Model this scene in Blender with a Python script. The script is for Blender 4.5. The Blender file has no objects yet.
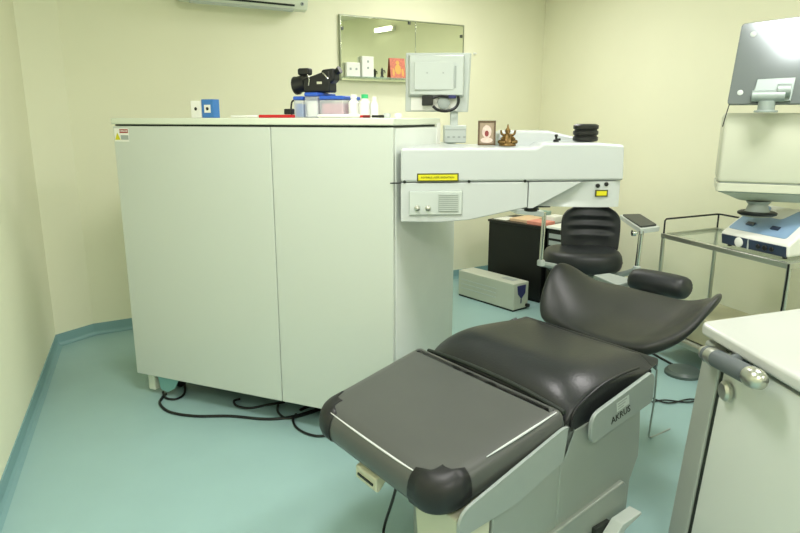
import bpy, bmesh, math, random
from mathutils import Vector, Matrix
random.seed(4)
C = bpy.context.scene.collection
PI = math.pi

# ------------------------------------------------------------------ materials
def lin(c):
    return tuple((v/255/12.92 if v/255 <= .04045 else ((v/255+.055)/1.055)**2.4) for v in c)
MATS = {}
def mat(name, rgb, rough=.5, metal=0, noise=0, nscale=8, bump=0, bscale=200, coat=0, spec=.5,
        trans=0, emit=0, alpha=1, ior=1.45, coatr=.05):
    if name in MATS: return MATS[name]
    m = bpy.data.materials.new(name); m.use_nodes = True
    nt = m.node_tree; b = nt.nodes['Principled BSDF']
    col = lin(rgb)
    b.inputs['Base Color'].default_value = (*col, 1)
    b.inputs['Roughness'].default_value = rough
    b.inputs['Metallic'].default_value = metal
    b.inputs['Coat Weight'].default_value = coat
    b.inputs['Coat Roughness'].default_value = coatr
    b.inputs['Specular IOR Level'].default_value = spec
    b.inputs['Transmission Weight'].default_value = trans
    b.inputs['IOR'].default_value = ior
    b.inputs['Alpha'].default_value = alpha
    if emit:
        b.inputs['Emission Color'].default_value = (*col, 1); b.inputs['Emission Strength'].default_value = emit
    tc = nt.nodes.new('ShaderNodeTexCoord')
    if noise:
        n = nt.nodes.new('ShaderNodeTexNoise'); n.inputs['Scale'].default_value = nscale
        n.inputs['Detail'].default_value = 4
        mx = nt.nodes.new('ShaderNodeMix'); mx.data_type = 'RGBA'
        mx.inputs[6].default_value = (*[v*(1-noise) for v in col], 1)
        mx.inputs[7].default_value = (*[min(1, v*(1+noise)) for v in col], 1)
        nt.links.new(tc.outputs['Object'], n.inputs['Vector'])
        nt.links.new(n.outputs['Fac'], mx.inputs[0]); nt.links.new(mx.outputs[2], b.inputs['Base Color'])
    if bump:
        n2 = nt.nodes.new('ShaderNodeTexNoise'); n2.inputs['Scale'].default_value = bscale
        bp = nt.nodes.new('ShaderNodeBump'); bp.inputs['Strength'].default_value = bump
        bp.inputs['Distance'].default_value = .002
        nt.links.new(tc.outputs['Object'], n2.inputs['Vector'])
        nt.links.new(n2.outputs['Fac'], bp.inputs['Height']); nt.links.new(bp.outputs['Normal'], b.inputs['Normal'])
    MATS[name] = m
    return m

wall_m = mat('wall_paint', (240, 240, 212), .62, noise=.03, nscale=3, bump=.12, bscale=60, spec=.35)
ceil_m = mat('ceiling_paint', (238, 238, 222), .7)
floor_m = mat('floor_vinyl', (150, 184, 182), .42, noise=.05, nscale=5, bump=.1, bscale=90)
skirt_m = mat('skirting_vinyl', (126, 164, 166), .5)
cab_m = mat('laser_white', (200, 208, 198), .28, noise=.015, nscale=2, coat=.2)
side_m = mat('laser_side_panel', (226, 233, 226), .33, noise=.05, nscale=6)
arm_m = mat('arm_white', (192, 199, 197), .3, coat=.2)
lid_m = mat('lid_white', (216, 224, 205), .35)
seam_m = mat('dark_seam', (30, 38, 32), .6)
black_m = mat('black_plastic', (22, 24, 24), .38)
blackmat_m = mat('black_laminate', (14, 17, 14), .5)
cable_m = mat('cable_black', (14, 17, 17), .45)
vinyl_m = mat('chair_vinyl', (33, 36, 37), .36, noise=.08, nscale=9, bump=.25, bscale=120)
vinyl2_m = mat('backrest_vinyl', (38, 41, 38), .45, noise=.1, nscale=7, bump=.3, bscale=110)
foot_m = mat('leg_rest_vinyl', (74, 77, 74), .42, noise=.08, nscale=8, bump=.3, bscale=12, coat=.35, coatr=.28)
cap_m = mat('corner_cap_vinyl', (27, 29, 30), .45, noise=.08, nscale=12)
greym = mat('grey_paint', (150, 160, 155), .42, metal=.15, noise=.03, nscale=10)
base_m = mat('base_paint', (152, 160, 152), .4, metal=.2, noise=.05, nscale=6)
beige_m = mat('cream_plastic', (190, 192, 168), .45)
steel_m = mat('steel', (190, 192, 182), .28, metal=.9)
chrome_m = mat('chrome', (215, 215, 210), .12, metal=1)
white_m = mat('white_plastic', (236, 238, 230), .4)
cream_m = mat('device_cream', (205, 209, 188), .4, noise=.02, nscale=3)
screen_m = mat('screen_silver', (120, 128, 128), .16, metal=.35)
bracket_m = mat('bracket_grey', (152, 165, 160), .4, metal=.2)
lgrey_m = mat('light_grey_plastic', (193, 202, 196), .4)
mgrey_m = mat('mid_grey_plastic', (160, 170, 165), .45)
blue_m = mat('unit_blue', (140, 172, 204), .35)
dblue_m = mat('unit_dark_blue', (48, 62, 84), .4)
navy_m = mat('navy', (44, 46, 100), .45)
lidblue_m = mat('lid_blue', (48, 92, 190), .35)
boxblue_m = mat('box_blue', (62, 122, 190), .5)
red_m = mat('red_plastic', (196, 32, 36), .4)
yellow_m = mat('label_yellow', (214, 208, 30), .5)
olive_m = mat('label_ink', (70, 72, 10), .6)
green_m = mat('cap_green', (60, 190, 120), .4)
clear_m = mat('clear_plastic', (226, 232, 240), .15, alpha=.38)
pink_m = mat('pink_contents', (206, 150, 160), .6, noise=.3, nscale=60)
brass_m = mat('brass', (112, 88, 46), .45, metal=.6)
frame_m = mat('frame_brown', (92, 74, 50), .5)
pic1_m = mat('picture_pale', (206, 188, 176), .5, noise=.35, nscale=60)
pic2_m = mat('picture_red', (206, 122, 100), .5, noise=.45, nscale=70)
gold_m = mat('gold_print', (216, 172, 90), .5)
ups_m = mat('ups_grey', (196, 202, 186), .45, noise=.03, nscale=10)
paper_m = mat('paper_tan', (226, 196, 160), .7, noise=.15, nscale=25)
pinkp_m = mat('paper_pink', (226, 150, 132), .7, noise=.2, nscale=25)
stool_m = mat('stool_black', (32, 36, 37), .45, noise=.08, nscale=12, bump=.2, bscale=150)
pad_m = mat('pad_dark', (60, 64, 62), .5)
console_top_m = mat('console_top', (184, 188, 182), .4, coat=.4)
console_m = mat('console_panel', (202, 208, 200), .28, coat=.3)
post_m = mat('console_post', (162, 168, 160), .4, metal=.2)
grip_m = mat('grip_grey', (84, 92, 94), .55)
teal_m = mat('teal_plate', (132, 184, 180), .4)
rubber_m = mat('wheel_rubber', (40, 42, 42), .6)
lamp_m = mat('lamp_diffuser', (250, 252, 240), .5, emit=6)
mirror_m = mat('mirror', (226, 232, 212), .02, metal=1)
glass_m = mat('shelf_glass', (176, 208, 190), .08, alpha=.4)
tglass_m = mat('trolley_glass', (190, 205, 188), .1, alpha=.3)
film_m = mat('plastic_film', (205, 208, 203), .06, alpha=.1, coat=1, coatr=.06, spec=.9)
beigebox_m = mat('storage_beige', (176, 176, 146), .55, noise=.18, nscale=9)

# ------------------------------------------------------------------ mesh helpers
def Rz(a): return Matrix.Rotation(a, 4, 'Z')
class B:
    def __init__(s, M=None): s.bm = bmesh.new(); s.M = M or Matrix.Identity(4)
    def v(s, p): return s.bm.verts.new(s.M @ Vector(p))
    def hexa(s, pts):
        vs = [s.v(p) for p in pts]
        for f in ((0,3,2,1),(4,5,6,7),(0,1,5,4),(1,2,6,5),(2,3,7,6),(3,0,4,7)): s.bm.faces.new([vs[i] for i in f])
        return s
    def box(s, x0, x1, y0, y1, z0, z1):
        return s.hexa([(x0,y0,z0),(x1,y0,z0),(x1,y1,z0),(x0,y1,z0),(x0,y0,z1),(x1,y0,z1),(x1,y1,z1),(x0,y1,z1)])
    def prism(s, lo, hi):
        a = [s.v(p) for p in lo]; b = [s.v(p) for p in hi]; n = len(a)
        s.bm.faces.new(a[::-1]); s.bm.faces.new(b)
        for i in range(n): s.bm.faces.new((a[i], a[(i+1)%n], b[(i+1)%n], b[i]))
        return s
    def slab(s, poly, z0, z1):
        return s.prism([(x,y,z0) for x,y in poly], [(x,y,z1) for x,y in poly])
    def rings(s, rings, cap=True, closed=False):
        R = [[s.v(p) for p in r] for r in rings]; n = len(R[0])
        for a, b in zip(R, R[1:]):
            for i in range(n): s.bm.faces.new((a[i], a[(i+1)%n], b[(i+1)%n], b[i]))
        if cap: s.bm.faces.new(R[0][::-1]); s.bm.faces.new(R[-1])
        return s
    def tube(s, pts, r, n=10, smooth=0):
        P = [Vector(p) for p in pts]
        if smooth:
            Q = []
            for i in range(len(P)-1):
                p0 = P[max(i-1,0)]; p1 = P[i]; p2 = P[i+1]; p3 = P[min(i+2,len(P)-1)]
                for k in range(smooth):
                    t = k/smooth
                    Q.append(.5*((2*p1)+(p2-p0)*t+(2*p0-5*p1+4*p2-p3)*t*t+(-p0+3*p1-3*p2+p3)*t**3))
            P = Q+[P[-1]]
            if isinstance(r, (list, tuple)):
                L = []
                for i in range(len(r)-1): L += [r[i]+(r[i+1]-r[i])*k/smooth for k in range(smooth)]
                r = L+[r[-1]]
        R = []; up = Vector((0,0,1)); prev = None
        for i, p in enumerate(P):
            d = (P[min(i+1,len(P)-1)]-P[max(i-1,0)]).normalized()
            if prev is None:
                a = d.cross(up)
                if a.length < .05: a = d.cross(Vector((1,0,0)))
            else: a = prev - d*prev.dot(d)
            a.normalize(); prev = a; b = d.cross(a)
            rr = r[i] if isinstance(r, (list, tuple)) else r
            R.append([p+a*rr*math.cos(2*PI*k/n)+b*rr*math.sin(2*PI*k/n) for k in range(n)])
        return s.rings(R)
    def lathe(s, prof, c=(0,0,0), n=24, M=None):
        c = Vector(c); M = M or Matrix.Identity(4)
        return s.rings([[c + (M @ Vector((r*math.cos(2*PI*k/n), r*math.sin(2*PI*k/n), z))) for k in range(n)] for r, z in prof])
    def grid(s, G):
        V = [[s.v(p) for p in row] for row in G]
        for a, b in zip(V, V[1:]):
            for i in range(len(a)-1): s.bm.faces.new((a[i], a[i+1], b[i+1], b[i]))
        return s
    def cushion(s, top, bot):
        # closed body from two equal grids
        T = [[s.v(p) for p in r] for r in top]; L = [[s.v(p) for p in r] for r in bot]
        n, m = len(T), len(T[0])
        for i in range(n-1):
            for j in range(m-1):
                s.bm.faces.new((T[i][j], T[i][j+1], T[i+1][j+1], T[i+1][j]))
                s.bm.faces.new((L[i][j], L[i+1][j], L[i+1][j+1], L[i][j+1]))
        for i in range(n-1):
            s.bm.faces.new((T[i][0], T[i+1][0], L[i+1][0], L[i][0]))
            s.bm.faces.new((T[i][-1], L[i][-1], L[i+1][-1], T[i+1][-1]))
        for j in range(m-1):
            s.bm.faces.new((T[0][j], L[0][j], L[0][j+1], T[0][j+1]))
            s.bm.faces.new((T[-1][j], T[-1][j+1], L[-1][j+1], L[-1][j]))
        return s

def wmat(o):
    m = o.matrix_basis.copy()
    return (wmat(o.parent) @ m) if o.parent else m
def part(name, b, m, parent=None, bevel=0, seg=2, sub=0, angle=35, solid=0, label=None):
    bmesh.ops.recalc_face_normals(b.bm, faces=b.bm.faces)
    me = bpy.data.meshes.new(name); b.bm.to_mesh(me); b.bm.free()
    if parent: me.transform(wmat(parent).inverted())
    for p in me.polygons: p.use_smooth = True
    if not sub: me.set_sharp_from_angle(angle=math.radians(angle))
    me.materials.append(m)
    o = bpy.data.objects.new(name, me); C.objects.link(o)
    if parent: o.parent = parent
    if solid:
        d = o.modifiers.new('s', 'SOLIDIFY'); d.thickness = solid; d.offset = -1
    if bevel:
        d = o.modifiers.new('b', 'BEVEL'); d.width = bevel; d.segments = seg; d.limit_method = 'ANGLE'
        d.angle_limit = math.radians(30); d.harden_normals = not sub
    if sub:
        d = o.modifiers.new('u', 'SUBSURF'); d.levels = sub; d.render_levels = sub
    if label: o['label'] = label
    return o
def thing(name, label, cat, loc=(0,0,0), rz=0, group=None):
    o = bpy.data.objects.new(name, None); C.objects.link(o); o.empty_display_size = .05
    o.location = loc; o.rotation_euler = (0,0,rz); o['label'] = label; o['category'] = cat
    if group: o['group'] = group
    return o
def tag(name, b, m, label, cat, group=None, **k):
    # single-mesh thing: put its origin at the base of its own mesh
    b.bm.verts.ensure_lookup_table()
    co = [v.co for v in b.bm.verts]
    c = Vector(((min(p.x for p in co)+max(p.x for p in co))/2, (min(p.y for p in co)+max(p.y for p in co))/2, min(p.z for p in co)))
    for v in b.bm.verts: v.co -= c
    o = part(name, b, m, **k); o.location = c
    o['label'] = label; o['category'] = cat
    if group: o['group'] = group
    return o
def struct(name, b, m, parent=None, **k):
    o = part(name, b, m, parent, **k)
    if not parent: o['kind'] = 'structure'
    return o
def rpoly(pts, r, n=5):
    out = []; N = len(pts)
    for i in range(N):
        p = Vector(pts[i]); a = Vector(pts[i-1]); b = Vector(pts[(i+1)%N])
        rr = r[i] if isinstance(r, (list,tuple)) else r
        if rr <= 0: out.append((p.x,p.y)); continue
        d1 = (a-p).normalized(); d2 = (b-p).normalized()
        p1 = p+d1*rr; p2 = p+d2*rr
        for k in range(n+1):
            t = k/n; q = p1*(1-t)**2+p*2*t*(1-t)+p2*t*t; out.append((q.x,q.y))
    return out
def text(body, size, M, m, parent, name='lettering', ext=.0006):
    cu = bpy.data.curves.new('t', 'FONT'); cu.body = body; cu.size = size; cu.extrude = ext
    cu.align_x = 'CENTER'; cu.align_y = 'CENTER'; cu.resolution_u = 2
    o = bpy.data.objects.new('t', cu); C.objects.link(o); bpy.context.view_layer.update()
    dg = bpy.context.evaluated_depsgraph_get()
    me = bpy.data.meshes.new_from_object(o.evaluated_get(dg)); bpy.data.objects.remove(o)
    me.transform(wmat(parent).inverted() @ M); me.materials.clear(); me.materials.append(m)
    q = bpy.data.objects.new(name, me); C.objects.link(q); q.parent = parent
    return q
def basis(x, y, z, o):
    M = Matrix.Identity(4)
    for i, a in enumerate((x, y, z)):
        a = Vector(a)
        for j in range(3): M[j][i] = a[j]
    for j in range(3): M[j][3] = o[j]
    return M

# ------------------------------------------------------------------ camera
F = 640.0; H = 1.42; P = math.atan((266.5-118)/F)
cam = bpy.data.cameras.new('camera'); co = bpy.data.objects.new('camera', cam); C.objects.link(co)
cam.sensor_width = 36; cam.lens = F/800*36; cam.clip_start = .05
co.location = (0, 0, H); co.rotation_euler = (PI/2-P, 0, 0)
bpy.context.scene.camera = co

# ------------------------------------------------------------------ room
CZ = 2.62
WL0 = (-.05, -1.5); WL1 = (-2.194, 3.872); CH = (-2.06, 4.10)
BR = (1.31, 6.15); WR = (4.64, -1.5)
outline = [WL0, WL1, CH, BR, WR]
def off(p, q, t):
    d = Vector((q[0]-p[0], q[1]-p[1])).normalized(); return Vector((-d.y, d.x))*t
def wallseg(p, q, z0, z1, t=.12, inner=0):
    o = off(p, q, t); i = off(p, q, inner)
    d = Vector((q[0]-p[0], q[1]-p[1])).normalized()*0
    P0 = Vector(p)+i; Q0 = Vector(q)+i; P1 = Vector(p)+o; Q1 = Vector(q)+o
    return B().slab([tuple(P0), tuple(Q0), tuple(Q1), tuple(P1)], z0, z1)
# going clockwise so that the left normal points outward
fl = B(); fl.slab([(-.4,-1.7),(-2.5,3.9),(-2.2,4.3),(1.3,6.4),(4.95,-1.7)], -.05, 0)
struct('floor', fl, floor_m)
cl = B(); cl.slab([(-.4,-1.7),(-2.5,3.9),(-2.2,4.3),(1.3,6.4),(4.95,-1.7)], CZ, CZ+.05)
struct('ceiling', cl, ceil_m)
struct('wall_left', wallseg(WL0, WL1, 0, CZ), wall_m)
struct('wall_corner', wallseg(WL1, CH, 0, CZ), wall_m)
struct('wall_back', wallseg(CH, BR, 0, CZ), wall_m)
struct('wall_right', wallseg(BR, WR, 0, CZ), wall_m)
struct('wall_front', wallseg(WR, WL0, 0, CZ), wall_m)
for nm, a, b in (('baseboard_left', WL0, WL1), ('baseboard_corner', WL1, CH), ('baseboard_back', CH, BR), ('baseboard_right', BR, WR)):
    A = Vector(a); Bv = Vector(b); d = (Bv-A).normalized(); n = Vector((d.y, -d.x))
    prof = [(0,0),(.035,.001),(.018,.006),(.009,.02),(.006,.07),(.005,.075),(0,.075)]
    k = B(); k.rings([[(p.x+n.x*w, p.y+n.y*w, z) for w, z in prof] for p in (A, Bv)])
    struct(nm, k, skirt_m, angle=20)

# ------------------------------------------------------------------ lights
def area(name, loc, rot, sx, sy, e, col=(1,.955,.965)):
    l = bpy.data.lights.new(name, 'AREA'); l.shape = 'RECTANGLE'; l.size = sx; l.size_y = sy; l.energy = e; l.color = col
    o = bpy.data.objects.new(name, l); C.objects.link(o); o.location = loc; o.rotation_euler = rot
    return o
LP = [(-.25, 1.7), (.6, 4.5), (1.5, 2.26), (2.6, -.3), (.45, -.6)]  # unseen panels, added to even out the light and fill from behind camera
for i, (x, y) in enumerate(LP):
    t = thing('added_ceiling_light', 'square recessed ceiling light panel added to brighten the room, out of the frame', 'ceiling light', (x,y,CZ-.03), 0, 'added square ceiling light panels')
    part('frame', B().box(x-.31,x+.31,y-.31,y+.31,CZ-.03,CZ-.001), white_m, t, bevel=.005)
    part('diffuser', B().box(x-.28,x+.28,y-.28,y+.28,CZ-.034,CZ-.031), lamp_m, t)
    area('added_ceiling_lamp', (x,y,CZ-.05), (0,0,0), .56, .56, (26, 18, 24, 20, 31)[i])
# batten that the mirror reflects
rw = Vector((.4,-.917)).normalized(); rn = Vector((-.917,-.4)).normalized()
pb = Vector((2.256,3.985))+rn*.05
t = thing('wall_light', 'white batten light fixed high on the right wall', 'wall light', (pb.x,pb.y,2.40))
Mb = basis((rw.x,rw.y,0),(rn.x,rn.y,0),(0,0,1),(pb.x,pb.y,2.43))
part('housing', B(Mb).box(-.17,.17,-.048,0,-.03,.03), white_m, t, bevel=.006)
part('diffuser', B(Mb).box(-.155,.155,.001,.02,-.02,.02), mat('tube_glow',(250,252,240),.5,emit=9), t, bevel=.01)
w = bpy.data.worlds.new('world'); bpy.context.scene.world = w; w.use_nodes = True
w.node_tree.nodes['Background'].inputs[0].default_value = (.8,.85,.75,1); w.node_tree.nodes['Background'].inputs[1].default_value = .3

# ------------------------------------------------------------------ back wall frame
wa = math.atan2(BR[1]-CH[1], BR[0]-CH[0])
wd = Vector((BR[0]-CH[0], BR[1]-CH[1])).normalized()
MW = basis((wd.x,wd.y,0), (-wd.y,wd.x,0), (0,0,1), (CH[0],CH[1],0))     # x along the wall, y into it, z up
def wx(X, Y): return (X-CH[0])*wd.x+(Y-CH[1])*wd.y
# air conditioner
xr = wx(-.70, 4.93)-.05
ac = thing('air_conditioner', 'white split air conditioner mounted high on the back wall', 'air conditioner', MW @ Vector((xr-.42,-.1,2.14)), wa)
prof = [(-.003,2.175),(-.15,2.14),(-.19,2.15),(-.205,2.19),(-.205,2.36),(-.17,2.42),(-.003,2.42)]
part('body', B(MW).rings([[(x,y,z) for y,z in prof] for x in (xr-.86,xr)]), lid_m, ac, bevel=.008)
part('louver', B(MW).rings([[(x,y,z) for y,z in ((-.2,2.168),(-.204,2.177),(-.2065,2.177),(-.203,2.165))] for x in (xr-.8,xr-.1)]), seam_m, ac)
part('air_flap', B(MW).rings([[(x,y,z) for y,z in ((-.155,2.1395),(-.19,2.1485),(-.191,2.144),(-.156,2.135))] for x in (xr-.8,xr-.1)]), lgrey_m, ac)
sx_ = xr-.045
part('sensor', B(MW).lathe([(.013,0),(.011,.004),(.001,.005)], (sx_,-.205,2.185), 16, Matrix.Rotation(PI/2,4,'X')), mgrey_m, ac)
part('indicator', B(MW).lathe([(.005,0),(.004,.004),(.001,.005)], (sx_,-.2095,2.185), 10, Matrix.Rotation(PI/2,4,'X')), black_m, ac)
# mirror cabinet
x0 = wx(-.449,5.088); x1 = wx(.50,5.66); xm = wx(.378,5.584)-.0
xm = x0 + (x1-x0)*.86*1.0
xm = wx(.355,5.57)*0 + x0 + .855
mc = thing('mirror_cabinet', 'frameless two panel wall mirror with a glass shelf', 'mirror', MW @ Vector(((x0+x1)/2,0,1.70)), wa)
xj = wx(.378,5.58)*0 + x0 + .83*(x1-x0)*0 + 0
# seam between the panes at photo x = 414
def wall_x(px, y=60):
    v = 266.5-y; r = (px-400)/(F*math.cos(P)+v*math.sin(P)); # X/Y
    s = (r*CH[1]-CH[0])/(wd.x-r*wd.y); return s
xs = wall_x(414); xe = wall_x(461); xb = wall_x(340)
mtop = 2.165
part('mirror_pane', B(MW).box(xb,xs-.002,-.022,-.004,1.70,mtop), mirror_m, mc, bevel=.002)
part('mirror_pane', B(MW).box(xs+.002,xe,-.022,-.004,1.70,mtop), mirror_m, mc, bevel=.002)
fr = B(MW); fr.box(xb-.008,xb-.001,-.026,0,1.70,mtop+.006); fr.box(xb-.008,xe+.008,-.026,0,mtop+.001,mtop+.008)
fr.box(xe+.001,xe+.008,-.026,0,1.70,mtop+.006); fr.box(xs-.0018,xs+.0018,-.024,-.001,1.70,mtop)
part('trim', fr, mat('mirror_trim',(160,168,142),.4,metal=.4), mc)
for cx, cz in ((xs-.06,mtop-.01),(xe-.02,mtop-.08),(xb+.01,mtop-.09)):
    part('clip', B(MW).box(cx-.010,cx+.010,-.03,-.0225,cz-.014,cz+.01), mat('clip_metal',(90,96,88),.4,metal=.6), mc, bevel=.002)
SZ = 1.725
part('shelf', B(MW).box(xb,wall_x(425,78),-.135,-.023,SZ-.008,SZ), glass_m, mc, bevel=.002)
def wbox(name, pxa, pxb, z0, z1, m, label, cat, yy=-.1, d=.03, **k):
    a, b = wall_x(pxa,70), wall_x(pxb,70)
    return B(MW).box(a, b, yy, yy+d, z0, z1), a, b
# socket-like white boxes on the shelf
for i, (pa, pb2, hh) in enumerate(((343,356.5,.105),(358.5,370,.155))):
    a, b = wall_x(pa,70), wall_x(pb2,70)
    t = thing('white_box', ('short white carton with two dots, left on the glass shelf','taller white carton with dots in a column on the glass shelf')[i], 'box', MW @ Vector(((a+b)/2,-.08,SZ+.001)), wa, 'white cartons on the glass shelf')
    part('carton', B(MW).box(a,b,-.062,-.026,SZ+.001,SZ+hh), white_m, t, bevel=.003)
    for k in range(2):
        dd = B(MW)
        cx, cz = ((a+b)/2+(k-.5)*.05, SZ+hh*.55) if i == 0 else ((a+b)/2, SZ+hh*(.45+.3*k))
        dd.box(cx-.008,cx+.008,-.0635,-.0625,cz-.008,cz+.008)
        part('printed_dot', dd, mgrey_m, t)
a = wall_x(377,70)
fg = B(MW)
fg.lathe([(.016,0),(.018,.006),(.009,.012),(.012,.035),(.008,.05),(.010,.06),(.004,.072),(.001,.074)], (a,-.08,SZ+.001), 14)
fg.tube([(a,-.08,SZ+.04),(a+.018,-.083,SZ+.055),(a+.024,-.085,SZ+.035)], .004, 8, 4)
tag('figurine', fg, mat('figurine_dark',(60,64,56),.4), 'small dark figurine standing on the glass shelf', 'figurine')
a, b = wall_x(387.5,70), wall_x(402.5,70)
t = thing('picture_card', 'red and gold devotional picture card on the glass shelf', 'picture', MW @ Vector(((a+b)/2,-.08,SZ+.001)), wa)
part('card', B(MW).hexa([(a,-.055,SZ+.001),(b,-.055,SZ+.001),(b,-.05,SZ+.001),(a,-.05,SZ+.001),(a,-.03,SZ+.155),(b,-.03,SZ+.155),(b,-.025,SZ+.155),(a,-.025,SZ+.155)]), pic2_m, t)
def cardpt(u, v, o=.001): return (a+(b-a)*u, -.055+.025*v-o-.0005, SZ+.001+.154*v)
cd = B(MW)
for (u, v, ru, rv) in ((.5,.45,.2,.25),(.5,.78,.12,.1),(.2,.3,.07,.2),(.8,.3,.07,.2)):
    pts = [cardpt(u+ru*math.cos(2*PI*k/14), v+rv*math.sin(2*PI*k/14)) for k in range(14)]
    cd.bm.faces.new([cd.v(p) for p in pts])
part('printed_figures', cd, gold_m, t)
# small wall button right of the monitor
a = wall_x(474,58)
tag('wall_hook', B(MW).lathe([(.012,0),(.010,.008),(.006,.02),(.008,.026),(.002,.028)], (a,-.001,1.955), 12, Matrix.Rotation(PI/2,4,'X')), white_m, 'tiny white knob on the back wall right of the grey monitor', 'hook')

# ------------------------------------------------------------------ laser system
la = math.atan2(-.3888, .9216)
LO = (-1.382, 3.15, 0)
ML = Matrix.Translation(LO) @ Rz(la)       # x along the front, y back
LW, LD = 1.47, .82
def lxp(px, y):     # local x on the front plane for a photo column
    v = 266.5-y; r = (px-400)/(F*math.cos(P)+v*math.sin(P))
    ux, uy = math.cos(la), math.sin(la)
    return (r*LO[1]-LO[0])/(ux-r*uy)
laser = thing('laser_machine', 'huge white eye surgery laser cabinet with a long overhanging arm', 'laser machine', (LO[0]+.5,LO[1]+.1,0), la)
TZ = 1.42
part('cabinet_body', B(ML).box(.012,LW-.008,.022,.55,.13,1.384), cab_m, laser, bevel=.006)
part('cabinet_rear', B(ML).box(.012,LW-.004,.552,LD,.13,1.30), side_m, laser, bevel=.006)
xd = lxp(276, 260)
for a, b in ((.0, xd-.0016), (xd+.0016, LW)):
    part('door', B(ML).box(a,b,0,.021,.115,1.383), cab_m, laser, bevel=.004)
part('door_gap', B(ML).box(.006,LW-.006,.012,.5,1.3835,1.3905), seam_m, laser)
part('lid', B(ML).slab(rpoly([(-.01,-.008),(LW+.004,-.008),(LW+.006,.55),(-.01,.55)], .02), 1.391, TZ), lid_m, laser, bevel=.005)
sp = B(ML); sp.box(LW-.007,LW+.003,.024,.54,.14,1.38)
part('side_panel', sp, side_m, laser, bevel=.003)
part('side_strip', B(ML).box(LW-.003,LW+.007,.50,.545,1.0,1.40), white_m, laser, bevel=.003)
part('plinth', B(ML).box(.14,LW-.1,.1,LD-.08,.085,.128), seam_m, laser)
def caster(x, y, par, M, hb=.13, r=.045):
    k = B(M); k.box(x-.03,x+.03,y-.03,y+.03,hb-.02,hb); k.box(x-.026,x-.02,y-.022,y+.022,r,hb-.018); k.box(x+.02,x+.026,y-.022,y+.022,r,hb-.018)
    o = part('caster', k, lgrey_m, par, bevel=.003)
    part('wheel', B(M).lathe([(r*.5,-.016),(r*.92,-.016),(r,-.01),(r,.01),(r*.92,.016),(r*.5,.016)], (x,y,r), 20, Matrix.Rotation(PI/2,4,'Y')), rubber_m, o)
for x, y in ((.14,.16),(LW-.14,.13),(.14,LD-.13),(LW-.14,LD-.13)): caster(x, y, laser, ML, .13)
part('levelling_foot', B(ML).slab(rpoly([(.04,.03),(.085,.03),(.085,.075),(.04,.075)],.01), .02, .128), lid_m, laser, bevel=.004)
k = B(ML); k.prism([(.10,.035,.128),(.255,.035,.128),(.215,.035,.05),(.165,.035,.02),(.12,.035,.03)], [(.10,.042,.128),(.255,.042,.128),(.215,.042,.05),(.165,.042,.02),(.12,.042,.03)])
part('corner_plate', k, teal_m, laser, label='pale teal plate under the left corner')
# warning sticker on the door
st = part('warning_sticker', B(ML).box(.008,.098,-.0012,-.0002,1.31,1.372), white_m, laser)
k = B(ML); k.prism([(.010,-.002,1.318),(.044,-.002,1.318),(.027,-.002,1.352)],[(.010,-.0013,1.318),(.044,-.0013,1.318),(.027,-.0013,1.352)])
part('warning_triangle', k, yellow_m, st)
part('red_strip', B(ML).box(.042,.095,-.002,-.0013,1.350,1.368), mat('sticker_red',(150,40,34),.5), st)
part('grey_strip', B(ML).box(.048,.095,-.002,-.0013,1.319,1.340), mgrey_m, st)
text('DANGER', .0125, ML @ basis((1,0,0),(0,0,1),(0,-1,0),(.0685,-.0022,1.359)), white_m, st)

# arm --------------------------------------------------------------
A0 = Vector((0.0,2.575)); A1 = Vector((.905,2.655)); ad = (A1-A0).normalized(); aw = (A1-A0).length
MA = basis((ad.x,ad.y,0),(-ad.y,ad.x,0),(0,0,1),(A0.x,A0.y,0))
def armx(px, y):
    v = 266.5-y; r = (px-400)/(F*math.cos(P)+v*math.sin(P)); return (r*A0.y-A0.x)/(ad.x-r*ad.y)
def armz(px, y):
    x = armx(px, y); Y = A0.y+ad.y*x; v = 266.5-y
    return H+(v*math.cos(P)-F*math.sin(P))*Y/(F*math.cos(P)+v*math.sin(P))
def ap(px, y): return (armx(px,y), armz(px,y))
def armprism(pts, dep=.40, y0=0):
    k = B(MA)
    def back(x): return x + .17*(1-x/aw) - .01
    k.prism([(x,y0,z) for x,z in pts], [(back(x),dep,z) for x,z in pts]); return k
zs = armz(500,182)
up = [ (0,zs+.0008), (armx(624,180),zs+.0008), (armx(625,146),armz(560,144)-.004), (armx(600,143),armz(560,143)), (armx(545,143),armz(545,143)), (armx(536,148),armz(545,148)), (0,armz(402,148))]
arm = part('arm_housing', armprism(up), arm_m, laser, bevel=.012, seg=3)
lo = [(0.002,zs-.0012), (0.002,armz(401,222)), (armx(440,222),armz(440,222.5)), (armx(470,220),armz(470,220)), (armx(500,213),armz(500,213.5)), (armx(527.5,207),armz(528,207.5)), (armx(528,190),zs-.0012)]
part('arm_lower_cover', armprism(lo,.38,.003), arm_m, laser, bevel=.004)
# right lower fairing with scooped front
zb = armz(560,207.8); xa = armx(529,190); xz = armx(621,190)
part('arm_head_core', armprism([(xa,zs-.003),(xa,zb+.002),(xz-.015,zb+.002),(xz-.003,zs-.003)],.38,.075), arm_m, laser, bevel=.003)
G = []; NZ = 14
for i in range(NZ+1):
    z = zs-.0015+(zb-zs+.0015)*i/NZ; row = []
    fz = (zs-z)/(zs-zb)
    xdg = armx(583,182)*(1-fz)+armx(533,207)*fz      # diagonal ridge
    xr_ = armx(604,190)
    for j in range(9): row.append((xa+(xdg-xa)*j/8, .003, z))
    for j in range(21):
        q = j/20; row.append((xdg+.0012+(xr_-xdg-.0012)*q, .003+.075*(1-q)**1.5*min(1, fz*1.2+.05), z))
    for j in range(1,7):
        q = j/6; row.append((xr_+(xz-xr_)*q, .003+.012*q**3, z))
    G.append(row)
T = [[(x,y,z) for x,y,z in r] for r in G]; L = [[(x,.10,z) for x,y,z in r] for r in G]
part('arm_head_fairing', B(MA).cushion(T, L), arm_m, laser, angle=50)
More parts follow.
